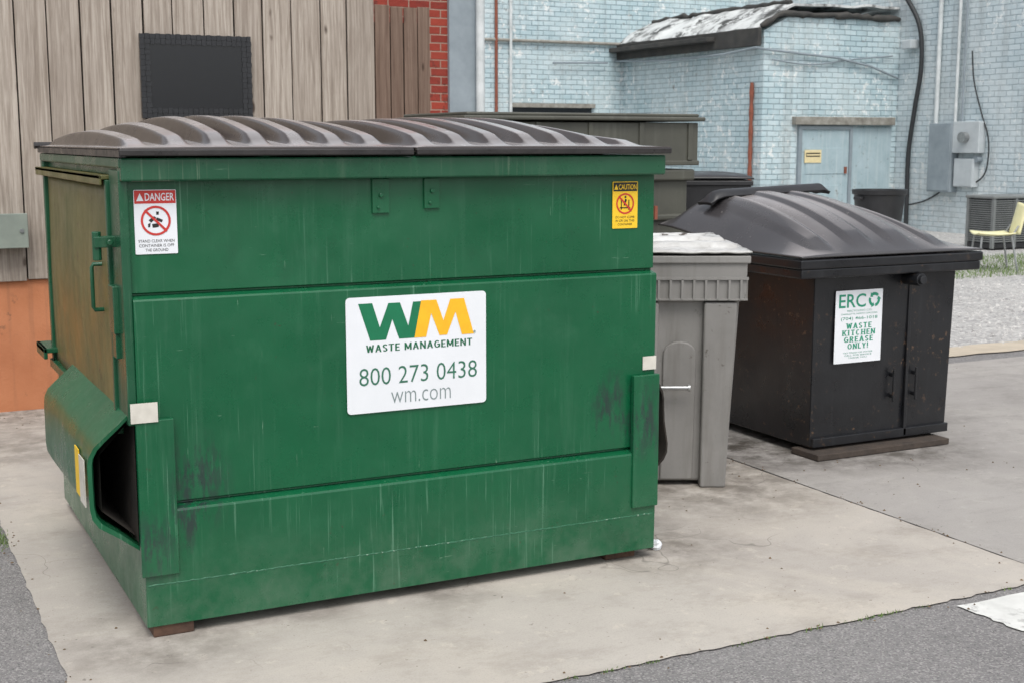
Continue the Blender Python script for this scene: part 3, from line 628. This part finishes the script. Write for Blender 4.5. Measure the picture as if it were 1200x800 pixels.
def gl(u,v):
    x0,x1=gx0-.165,gx1+.08;x=x0+u*(x1-x0);y=gy0-.10+v*(gy1+.14-(gy0-.10))
    ul=min(u/.34,1);ur=min((1-u)/.50,1)
    sl=1-(1-ul)**2.2;sr=1-(1-ur)**2.2
    vf=min(v/.85,1);sf=1-(1-vf)**2.2
    bk=1-.45*sst(.88,1,v)
    dome=.262*sl*sr*sf*bk
    sh=.09*sst(.35,1,v)*(1-sst(.75,1,u))*(1-sl)
    z=1.020+dome+sh
    for c,ww in((.15,.060),(.37,.080),(.59,.080),(.80,.060)):
        cc=c+(.5-c)*.16*v
        d=abs(u-cc)
        z+=.020*(1-sst(ww*.4,ww,d))*sst(.03,.14,v)*(1-sst(.80,.86,v))
    return (x,y,z)
b=MB();b.grid(gl,170,60);gl_o=b.out('lid','greaselid',G,smooth=80,solid=.008,label='sun faded grey domed lid')
b=MB()
def flap(u,v):
    x=4.19+u*.82;e=sst(0,.06,u)*(1-sst(.95,1,u))
    return (x,5.97+.13*v,1.268+.028*u+e*(.010+.036*sin(pi*min(v*1.1,1))**.6)-(1-sst(0,.14,u))*.020)
b.grid(flap,40,10);b.out('rear_flap','blackplastic',gl_o,smooth=40,solid=.020,bevel=.003)
b=MB();b.box(gx0-.02,gx1-.08,gy0-.09,gy0+.12,.008,.040);b.out('skid','wood_dark',G,bevel=.004)
b=MB();b.box(gx0+.05,gx1-.05,gy1-.2,gy1-.05,.008,.050);b.out('skid','wood_dark',G,bevel=.004)
A0=onY(979,343,gy0);A1=onY(1034,338,gy0);A2=onY(1034,421,gy0)
ex0,ex1,ez1,ez0=A0[0],A1[0],A1[1],A2[1]
gs=signplate('grease_sign',ex0,ex1,ez0,ez1,gy0-.004,'white',G,.004,'white sign with green writing');
ew=ex1-ex0;eh=ez1-ez0;ye=gy0-.0062
def et(st,a0,a1,t0,t1,bold=0): text('lettering',st,ex0+a0*ew,ex0+a1*ew,ez1-t1*eh,ez1-t0*eh,ye,'inkteal',gs,bold)
def es(st,a0,a1,t0,t1,t=.24): blocktext('lettering',st,ex0+a0*ew,ex0+a1*ew,ez1-t1*eh,ez1-t0*eh,ye,'inkteal',gs,t,1,.22)
et('ERC',.07,.64,.05,.24,.012)
b=MB();cx=ex0+.82*ew;cz=ez1-.145*eh;r=.085*eh*1.15
for k in range(3):
    a=radians(90+120*k)
    def pt(rr,aa): return (cx+rr*cos(aa),ye,cz+rr*sin(aa))
    for j in range(4):
        a0_=a-radians(48)+radians(20*j);a1_=a0_+radians(20)
        b.add([pt(r*.62,a0_),pt(r*1.05,a0_),pt(r*1.05,a1_),pt(r*.62,a1_)],[(0,1,2,3)])
    ae=a+radians(32);b.add([pt(r*.42,ae),pt(r*1.28,ae),pt(r*.84,ae+radians(32))],[(0,1,2)])
b.out('recycling_symbol','inkteal',gs)
et('RECYCLING CO.',.25,.78,.27,.295);et('CHARLOTTE, NORTH CAROLINA',.12,.9,.315,.34)
et('(704) 466-1018',.12,.9,.365,.42,.004)
es('WASTE',.24,.78,.452,.528);es('KITCHEN',.16,.86,.546,.622);es('GREASE',.20,.82,.638,.714);es('ONLY!',.28,.72,.732,.808)
et('NO TRASH OR WATER',.2,.82,.85,.87);et('CALL FOR SERVICE',.22,.80,.885,.905);et('THANK YOU',.3,.7,.92,.94)
# ------------------------------------------------------------------ TAUPE CONTAINER
T=root('taupe_dumpster',(4.05,7.6,0),'taupe plastic covered dumpster standing beside the fence','dumpster')
tx0,tx1,ty0,ty1=3.25,4.86,7.08,8.05
b=MB();b.box(tx0+.06,tx1-.04,ty0+.05,ty1,.1,1.36);b.box(tx0+.03,tx1-.02,ty0+.02,ty1,1.08,1.12);b.box(tx0+.02,tx1-.01,ty0+.01,ty1,1.33,1.40);b.out('body','taupe',T,bevel=.012)
b=MB();b.box(tx0,tx1,ty0,ty1,1.425,1.69)
b.box(tx0-.008,tx1+.008,ty0-.008,ty1+.01,1.425,1.455)
for i in range(5):
    x=tx0+.09+i*.36;b.box(x,x+.035,ty0-.012,ty0,1.455,1.69)
b.out('hood','taupe',T,bevel=.008)
b=MB();b.box(tx0-.03,tx1+.03,ty0-.04,ty1+.03,1.70,1.725);b.box(tx0,tx1,ty0-.01,ty1,1.725,1.745);b.out('lid','taupe',T,bevel=.008)
for x in(tx0+.15,tx1-.2):
    b=MB();b.cyl((x,ty0+.15,.06),(x+.05,ty0+.15,.06),.055,16);b.out('wheel','blackplastic',T)
# ------------------------------------------------------------------ FENCE
def fence(nm,x0,x1,y,z0,z1,pitch,mat,label,jit=.01):
    b=MB();x=x0
    while x<x1:
        w_=pitch*random.uniform(.9,1.08);yo=random.uniform(-.008,.008);lean=random.uniform(-.006,.006)
        zt=z1+random.uniform(-jit,jit);zb=z0+random.uniform(-jit,jit)*.6;g=random.uniform(.004,.009)
        b.add([(x+.003,y+yo,zb),(x+w_-g,y+yo+lean,zb),(x+w_-g,y+yo+lean+.02,zb),(x+.003,y+yo+.02,zb),(x+.003,y+yo,zt),(x+w_-g,y+yo+lean,zt),(x+w_-g,y+yo+lean+.02,zt),(x+.003,y+yo+.02,zt)],
          [(0,3,2,1),(4,5,6,7),(0,1,5,4),(1,2,6,5),(2,3,7,6),(3,0,4,7)]);x+=w_
    F=b.out(nm,mat,None,bevel=.003,label=label,category='fence');reg(F);return F
F1=fence('wooden_fence',-1.6,3.06,8.17,.775,2.95,.185,'fence','tall weathered grey board fence above the orange wall')
b=MB();b.box(-1.6,3.05,8.21,8.23,.78,2.9);b.out('backing_board','inside',F1)
F2=fence('wooden_fence',2.7,4.25,9.0+1.0,.0,2.62,.125,'fence2','shorter brown board fence set back by the brick wall')
b=MB();b.box(2.7,4.2,10.03,10.05,.1,2.5);b.out('backing_board','inside',F2)
b=MB();b.box(-1.7,3.07,8.20,8.42,0,.775);b.box(2.95,3.07,8.42,9.9,0,.775);b.out('low_wall','terracotta',None,label='low terracotta stucco wall under the board fence',category='wall')
p0=onY(162,39,8.14);p1=onY(293,42,8.14);p2=onY(293,140,8.14);px0,px1,pz1,pz0=p0[0],p1[0],p0[1],p2[1]
b=MB();b.box(px0+.002,px1-.002,8.124,8.15,pz0+.002,pz1-.002);Pn=b.out('wall_panel','glossblack',None,label='black framed panel with woven border on the fence',category='panel');reg(Pn)
b=MB();cell=.030
nx=int((px1-px0)/cell);nz=int((pz1-pz0)/cell)
cw=(px1-px0)/nx;cz_=(pz1-pz0)/nz
for i in range(nx):
    for j in range(nz):
        x=px0+i*cw;z=pz0+j*cz_
        if i<2 or j<2 or i>nx-3 or j>nz-3:
            if (i+j)%2: b.box(max(x-.001,px0),min(x+cw+.001,px1),8.119,8.1238,z+.003,z+cz_-.003)
            else: b.box(x+.003,x+cw-.003,8.1185,8.1233,max(z-.001,pz0),min(z+cz_+.001,pz1))
b.out('woven_frame','weave',Pn)
q0=onY(-10,252,8.1);q1=onY(32,289,8.1)
b=MB();b.box(q0[0],q1[0],8.07,8.16,q1[1],q0[1]);J=b.out('junction_box','jbox',None,bevel=.006,label='small grey green electrical box on the fence',category='electrical box');reg(J)
b=MB();b.box(q0[0],q1[0]+.005,8.058,8.07,q1[1]-.006,q0[1]+.006);b.out('cover','jbox',J,bevel=.004)
b=MB();b.cyl((q1[0]-.03,8.058,(q0[1]+q1[1])/2),(q1[0]-.03,8.05,(q0[1]+q1[1])/2),.012,12);b.out('screw','metal',J)
# ------------------------------------------------------------------ BUILDINGS
b=MB();b.box(2.0,6.2,14,16,0,6);RB=b.out('brick_building','redbrick',None,label='red brick building behind the wooden fence',category='building');reg(RB)
b=MB();b.box(6.2,6.62,13.95,16,0,6);b.out('corner_pilaster','boxgrey',RB,label='grey painted corner strip')
b=MB();b.sweep([(6.56,13.9,0),(6.56,13.9,6)],.05,10);b.out('downpipe','pipewhite',RB,smooth=50)
BY=23.2
BB=root('painted_brick_building',(16,BY,0),'pale blue painted brick building with a sloping roof annex','building')
b=MB();b.box(8,24,BY,BY+1,0,8);b.out('rear_wall','bluebrick',BB)
b=MB();b.box(17.1,17.9,4,BY-.01,0,8);b.out('side_wall','greybrick',BB)
ax0,ax1,ay0=14.1,17.1,18.65
b=MB();b.prism([(ax0,0),(ax1-.005,0),(ax1-.005,3.70),(ax0+.5,3.66),(ax0,3.42)],'y',ay0,BY-.01);b.out('annex_wall','bluebrick',BB)
def rf(u,v):
    x=ax0-.12+u*3.1;y=ay0+.02+v*(BY-ay0-.04)
    return (x,y,3.46+.46*min(u*3.1/.75,1)**.8+.02*u+.05*noise.noise(Vector((x*2,y*2,0)))+.05*noise.noise(Vector((x*.7,y*.6,5))))
b=MB();b.grid(rf,40,40);roof=b.out('roof','membrane',BB,solid=.04,label='patched white and black sloping roof')
b=MB();b.box(ax0-.16,ax0-.08,ay0-.04,BY+.02,3.16,3.46);b.out('fascia','tar',roof,bevel=.01)
b=MB();b.box(ax0-.34,ax0-.162,ay0+1.2,BY+.0,3.30,3.38);b.out('gutter','tar',roof,bevel=.01)
b=MB()
pts=[(ax0-.08+i*.108,ay0-.03+random.uniform(-.02,.02),3.50+min(i/4,1)*.22+random.uniform(-.02,.02)) for i in range(29)];b.sweep(pts,[random.uniform(.035,.065) for _ in pts],8)
b.out('tar_edge','tar',roof,smooth=60)
b=MB()
pts=[(ax0+.62,ay0+.1+i*.155,3.93+random.uniform(-.03,.03)) for i in range(29)];b.sweep(pts,[random.uniform(.03,.06) for _ in pts],8)
b.out('tar_ridge','tar',roof,smooth=60)
w0=onY(600,126,BY);w1=onY(692,170,BY)
b=MB();b.box(w0[0],w1[0],BY-.03,BY+.05,w1[1],w0[1]);wn=b.out('window','glossblack',BB)
b=MB();b.box(w0[0]-.06,w1[0]+.06,BY-.08,BY-.0,w0[1],w0[1]+.08);b.out('lintel','stone',wn)
for px,yb in((580,150),(597,150)):
    q=onY(px,60,BY);b=MB();b.cyl((q[0],BY-.06,.3),(q[0],BY-.06,6),.03,10);b.out('wall_pipe','rust' if px==580 else 'pipewhite',BB,smooth=50)
q=onY(552,46,BY);q2=onY(708,50,BY);b=MB();b.cyl((q[0],BY-.05,q[1]),(q2[0]+.4,BY-.05,q[1]),.03,8);b.out('wall_pipe','stone',BB)
q=onX(884,97,ax0);b=MB();b.sweep([(ax0-.05,q[0],q[1]-(i)*.17) for i in range(14)],[.03+.012*(i%2) for i in range(14)],8);b.out('wall_pipe','rust',BB,label='rusty red pipe')
b=MB();cb=[onX(x,y,ax0-.18) for x,y in((718,72),(760,72),(800,70),(850,64),(888,56))]
pts=[(ax0-.2,c_[0],c_[1]) for c_ in cb];cc=[onY(x,y,ay0-.06) for x,y in((896,58),(930,62),(980,68),(1020,78),(1052,92))]
pts+=[(c_[0],ay0-.06,c_[1]) for c_ in cc];b.sweep(pts,.022,6);b.out('wall_cable','boxgrey',BB,smooth=50)
b=MB();cc=[onY(x,y,ay0-.05) for x,y in((905,70),(950,76),(1000,70),(1046,66))];b.sweep(smoothline([(c_[0],ay0-.05,c_[1]) for c_ in cc]),.014,6);b.out('wall_cable','boxgrey',BB)
b=MB();cc=[onY(x,y,BY-.1) for x,y in((648,74),(670,74),(712,74))];b.sweep([(c_[0],BY-.1,c_[1]) for c_ in cc],.02,6);b.out('wall_cable','boxgrey',BB)
d0=onY(938,152,ay0);d1=onY(990,262,ay0);d2=onY(1044,150,ay0)
b=MB();b.box(d0[0],d1[0],ay0-.03,ay0+.02,.05,d0[1])
for zz in(.35,1.0): b.box(d0[0]+.10,d1[0]-.10,ay0-.04,ay0-.03,zz,zz+.45)
dr=b.out('door','bluepaint',BB,bevel=.004)
b=MB();b.box(d0[0]-.07,d0[0],ay0-.06,ay0,.0,d0[1]+.06);b.box(d1[0],d1[0]+.06,ay0-.06,ay0,.0,d0[1]+.06);b.box(d0[0],d1[0],ay0-.06,ay0,d0[1],d0[1]+.06);b.out('door_frame','boxgrey',dr)
b=MB();b.box(d1[0]-.10,d1[0]-.05,ay0-.06,ay0-.03,1.0,1.12);b.out('handle','rust',dr)
s0=onY(941,176,ay0);s1_=onY(960,191,ay0);b=MB();b.box(s0[0],s1_[0],ay0-.052,ay0-.045,s1_[1],s0[1]);ds=b.out('notice','paper',dr)
b=MB();b.box(s0[0]+.03,s1_[0]-.03,ay0-.0545,ay0-.0525,s0[1]-.07,s0[1]-.05);b.box(s0[0]+.03,s1_[0]-.03,ay0-.0545,ay0-.0525,s0[1]-.12,s0[1]-.10);b.box(s0[0]+.03,s0[0]+.04,ay0-.0545,ay0-.0525,s0[1]-.12,s0[1]-.05);b.out('notice_print','black',dr)
b=MB();b.box(d1[0]+.065,d2[0],ay0-.02,ay0+.02,0,d0[1]+.03);b.out('boarded_panel','bluepaint',BB,bevel=.003)
l0=onY(928,137,ay0);l1=onY(1044,146,ay0)
b=MB();b.box(l0[0],l1[0],ay0-.12,ay0,l1[1]-.02,l0[1]);b.out('lintel','stone',BB,bevel=.01)
SX=17.1
def sbox(nm,x0,y0,x1,y1,dep,mat,label,parts=None):
    a_=onX(x0,y0,SX-dep);c_=onX(x1,y1,SX-dep)
    b=MB();b.box(SX-dep,SX-.002,c_[0],a_[0],c_[1],a_[1]);o=b.out(nm,mat,None,bevel=.01,label=label,category='electrical box');reg(o);return o,a_,c_
o,a_,c_=sbox('electrical_box',1089,145,1112,226,.18,'boxgrey','tall dark grey electrical cabinet on the painted wall')
b=MB();b.box(SX-.195,SX-.18,c_[0]+.02,a_[0]-.02,c_[1]+.03,a_[1]-.03);b.out('door',"boxgrey",o,bevel=.004)
o,a_,c_=sbox('meter_box',1117,143,1146,180,.16,'boxlight','light grey electric meter box on the painted wall')
cy_=(a_[0]+c_[0])/2;cz2=(a_[1]+c_[1])/2
b=MB();b.cyl((SX-.16,cy_,cz2),(SX-.26,cy_,cz2),.09,24);b.out('meter','metal',o,smooth=40)
o,a_,c_=sbox('electrical_box',1118,186,1139,220,.14,'boxlight','small light grey electrical box below the meter')
b=MB();b.box(SX-.15,SX-.14,c_[0]+.02,a_[0]-.02,c_[1]+.02,a_[1]-.02);b.out('door','boxlight',o)
for px,y0_,y1_,r_,m_ in((1108,-30,145,.04,'pipewhite'),(1131,-30,143,.03,'pipewhite'),(1139,-30,143,.02,'boxgrey')):
    a_=onX(px,y0_,SX);c_=onX(px,y1_,SX);b=MB();b.cyl((SX-.06,a_[0],c_[1]),(SX-.06,a_[0],7),r_,10);b.out('conduit',m_,BB,smooth=50)
b=MB();pp=[(1142,60),(1144,95),(1152,130),(1161,165),(1158,200),(1146,214),(1134,215)]
b.sweep(smoothline([(SX-.05,)+onX(x,y,SX) for x,y in pp]),.014,6);b.out('wall_cable','cable',BB,smooth=50)
b=MB();pp=[(1068,240),(1085,236),(1100,228),(1106,222)]
b.sweep(smoothline([(SX-.05,)+onX(x,y,SX) for x,y in pp]),.014,6);b.out('wall_cable','cable',BB,smooth=50)
b=MB();pp=[(1052,-20),(1070,5),(1082,35),(1083,80),(1075,130),(1068,180),(1066,235),(1064,285)]
b.sweep(smoothline([(SX-.07,)+onX(x,y,SX) for x,y in pp]),.040,8);b.out('wall_cable','cable',BB,smooth=50)
a_=onX(1072,50,SX);b=MB();b.box(SX-.2,SX,a_[0]-.12,a_[0]+.12,a_[1]-.12,a_[1]+.04);b.out('wall_lamp','boxlight',BB,bevel=.02)
a_=onX(1149,187,SX);b=MB();b.cyl((SX,a_[0],a_[1]),(SX-.12,a_[0],a_[1]),.06,16);b.out('wall_fitting','boxgrey',BB)
# AC
AC=root('air_conditioner',(15.3,14.4,0),'grey louvred outdoor air conditioner by the painted wall','air conditioner')
AY=14.62
b=MB();b.box(14.82,15.72,14.1,AY,.03,.10);b.box(14.86,15.68,14.14,AY-.04,.10,.74);b.out('core','blackplastic',AC)
b=MB()
for x,y in((14.82,14.10),(15.68,14.10),(14.82,AY-.04),(15.25,14.10)): b.box(x-.004,x+.04,y-.006,y+.04,.03,.76)
for k in range(20):
    z=.12+k*.031
    b.box(14.83,15.71,14.10,14.125,z,z+.015);b.box(14.82,14.845,14.11,AY,z,z+.015)
b.out('grille','acbeige',AC)
b=MB();b.box(14.80,15.74,14.08,AY+.02,.745,.79);b.out('top_panel','acbeige',AC,bevel=.015)
b=MB();cx,cy=12.45,13.85
prof=[(0,.26),(.5,.30),(.86,.335),(.87,.36),(.93,.365)]
vs=[];n=32
for z,r in prof:
    for k in range(n): vs.append((cx+r*cos(2*pi*k/n),cy+r*sin(2*pi*k/n),z))
for z,r in((.93,.335),(.1,.24)):
    for k in range(n): vs.append((cx+r*cos(2*pi*k/n),cy+r*sin(2*pi*k/n),z))
fs=[(j*n+k,j*n+(k+1)%n,(j+1)*n+(k+1)%n,(j+1)*n+k) for j in range(6) for k in range(n)]+[tuple(range(6*n,7*n)),tuple(range(n))]
b.add(vs,fs);tb=b.out('trash_bin','blackplastic',None,smooth=40,label='open round black plastic trash bin by the blue building',category='trash bin');reg(tb)
for sx in(-1,1):
    b=MB();b.box(cx+sx*.36-.03,cx+sx*.36+.03,cy-.07,cy+.07,.80,.84);b.out('handle','blackplastic',tb,bevel=.01)
# chair
CL=(12.54,11.93,0)
cxf=Matrix.Translation(CL)@Matrix.Rotation(radians(-122),4,'Z')
CH=root('chair',CL,'pale yellow plastic stacking chair standing on grass','chair')
def seat(u,v):
    return ((u-.5)*.46,(v-.5)*.44,.44+.03*(2*u-1)**2-.015*sin(pi*v))
b=MB(cxf);b.grid(seat,10,10);b.out('seat','chairyellow',CH,smooth=60,solid=.015)
def back(u,v):
    return ((u-.5)*(.44-.06*v),.21+.08*v-.05*(1-(2*u-1)**2)+.05,.46+.38*v-.03*(2*u-1)**2*v)
b=MB(cxf);b.grid(back,10,10);b.out('backrest','chairyellow',CH,smooth=60,solid=.015)
for sx in(-1,1):
    b=MB(cxf);b.sweep([(sx*.23,-.20,0),(sx*.19,-.17,.43)],.012,8);b.out('leg','metal',CH)
    b=MB(cxf);b.sweep([(sx*.23,.26,0),(sx*.19,.18,.43),(sx*.17,.26,.56)],.012,8);b.out('leg','metal',CH)
# ------------------------------------------------------------------ LIGHT / WORLD
w=bpy.data.worlds.new('World');sc.world=w;w.use_nodes=True;nt=w.node_tree;bg=nt.nodes['Background']
sk=nt.nodes.new('ShaderNodeTexSky');sk.sky_type='NISHITA';sk.sun_disc=False;sk.sun_elevation=radians(58);sk.sun_rotation=radians(200);sk.air_density=1;sk.dust_density=3
hs=nt.nodes.new('ShaderNodeHueSaturation');hs.inputs['Saturation'].default_value=.25;hs.inputs['Value'].default_value=1.6
nt.links.new(sk.outputs[0],hs.inputs['Color']);nt.links.new(hs.outputs[0],bg.inputs[0]);bg.inputs[1].default_value=.15
sun=bpy.data.lights.new('sun','SUN');sun.energy=1.5;sun.angle=radians(25);sun.color=(1,.97,.92);so=bpy.data.objects.new('sun',sun);sc.collection.objects.link(so)
el=radians(58);az=radians(200)
d=Vector((sin(az)*cos(el),cos(az)*cos(el),sin(el)));so.rotation_euler=d.to_track_quat('Z','Y').to_euler()
cam=bpy.data.cameras.new('camera');co=bpy.data.objects.new('camera',cam);sc.collection.objects.link(co);sc.camera=co
co.location=(0,0,H);co.rotation_euler=(pi/2-PITCH,0,-YAW);cam.sensor_width=36;cam.lens=36*FPX/1200;cam.clip_end=800;cam.clip_start=.05
cam.dof.use_dof=True;cam.dof.focus_distance=4.7;cam.dof.aperture_fstop=9
sc.view_settings.view_transform='Standard';sc.view_settings.look='None';sc.view_settings.exposure=0
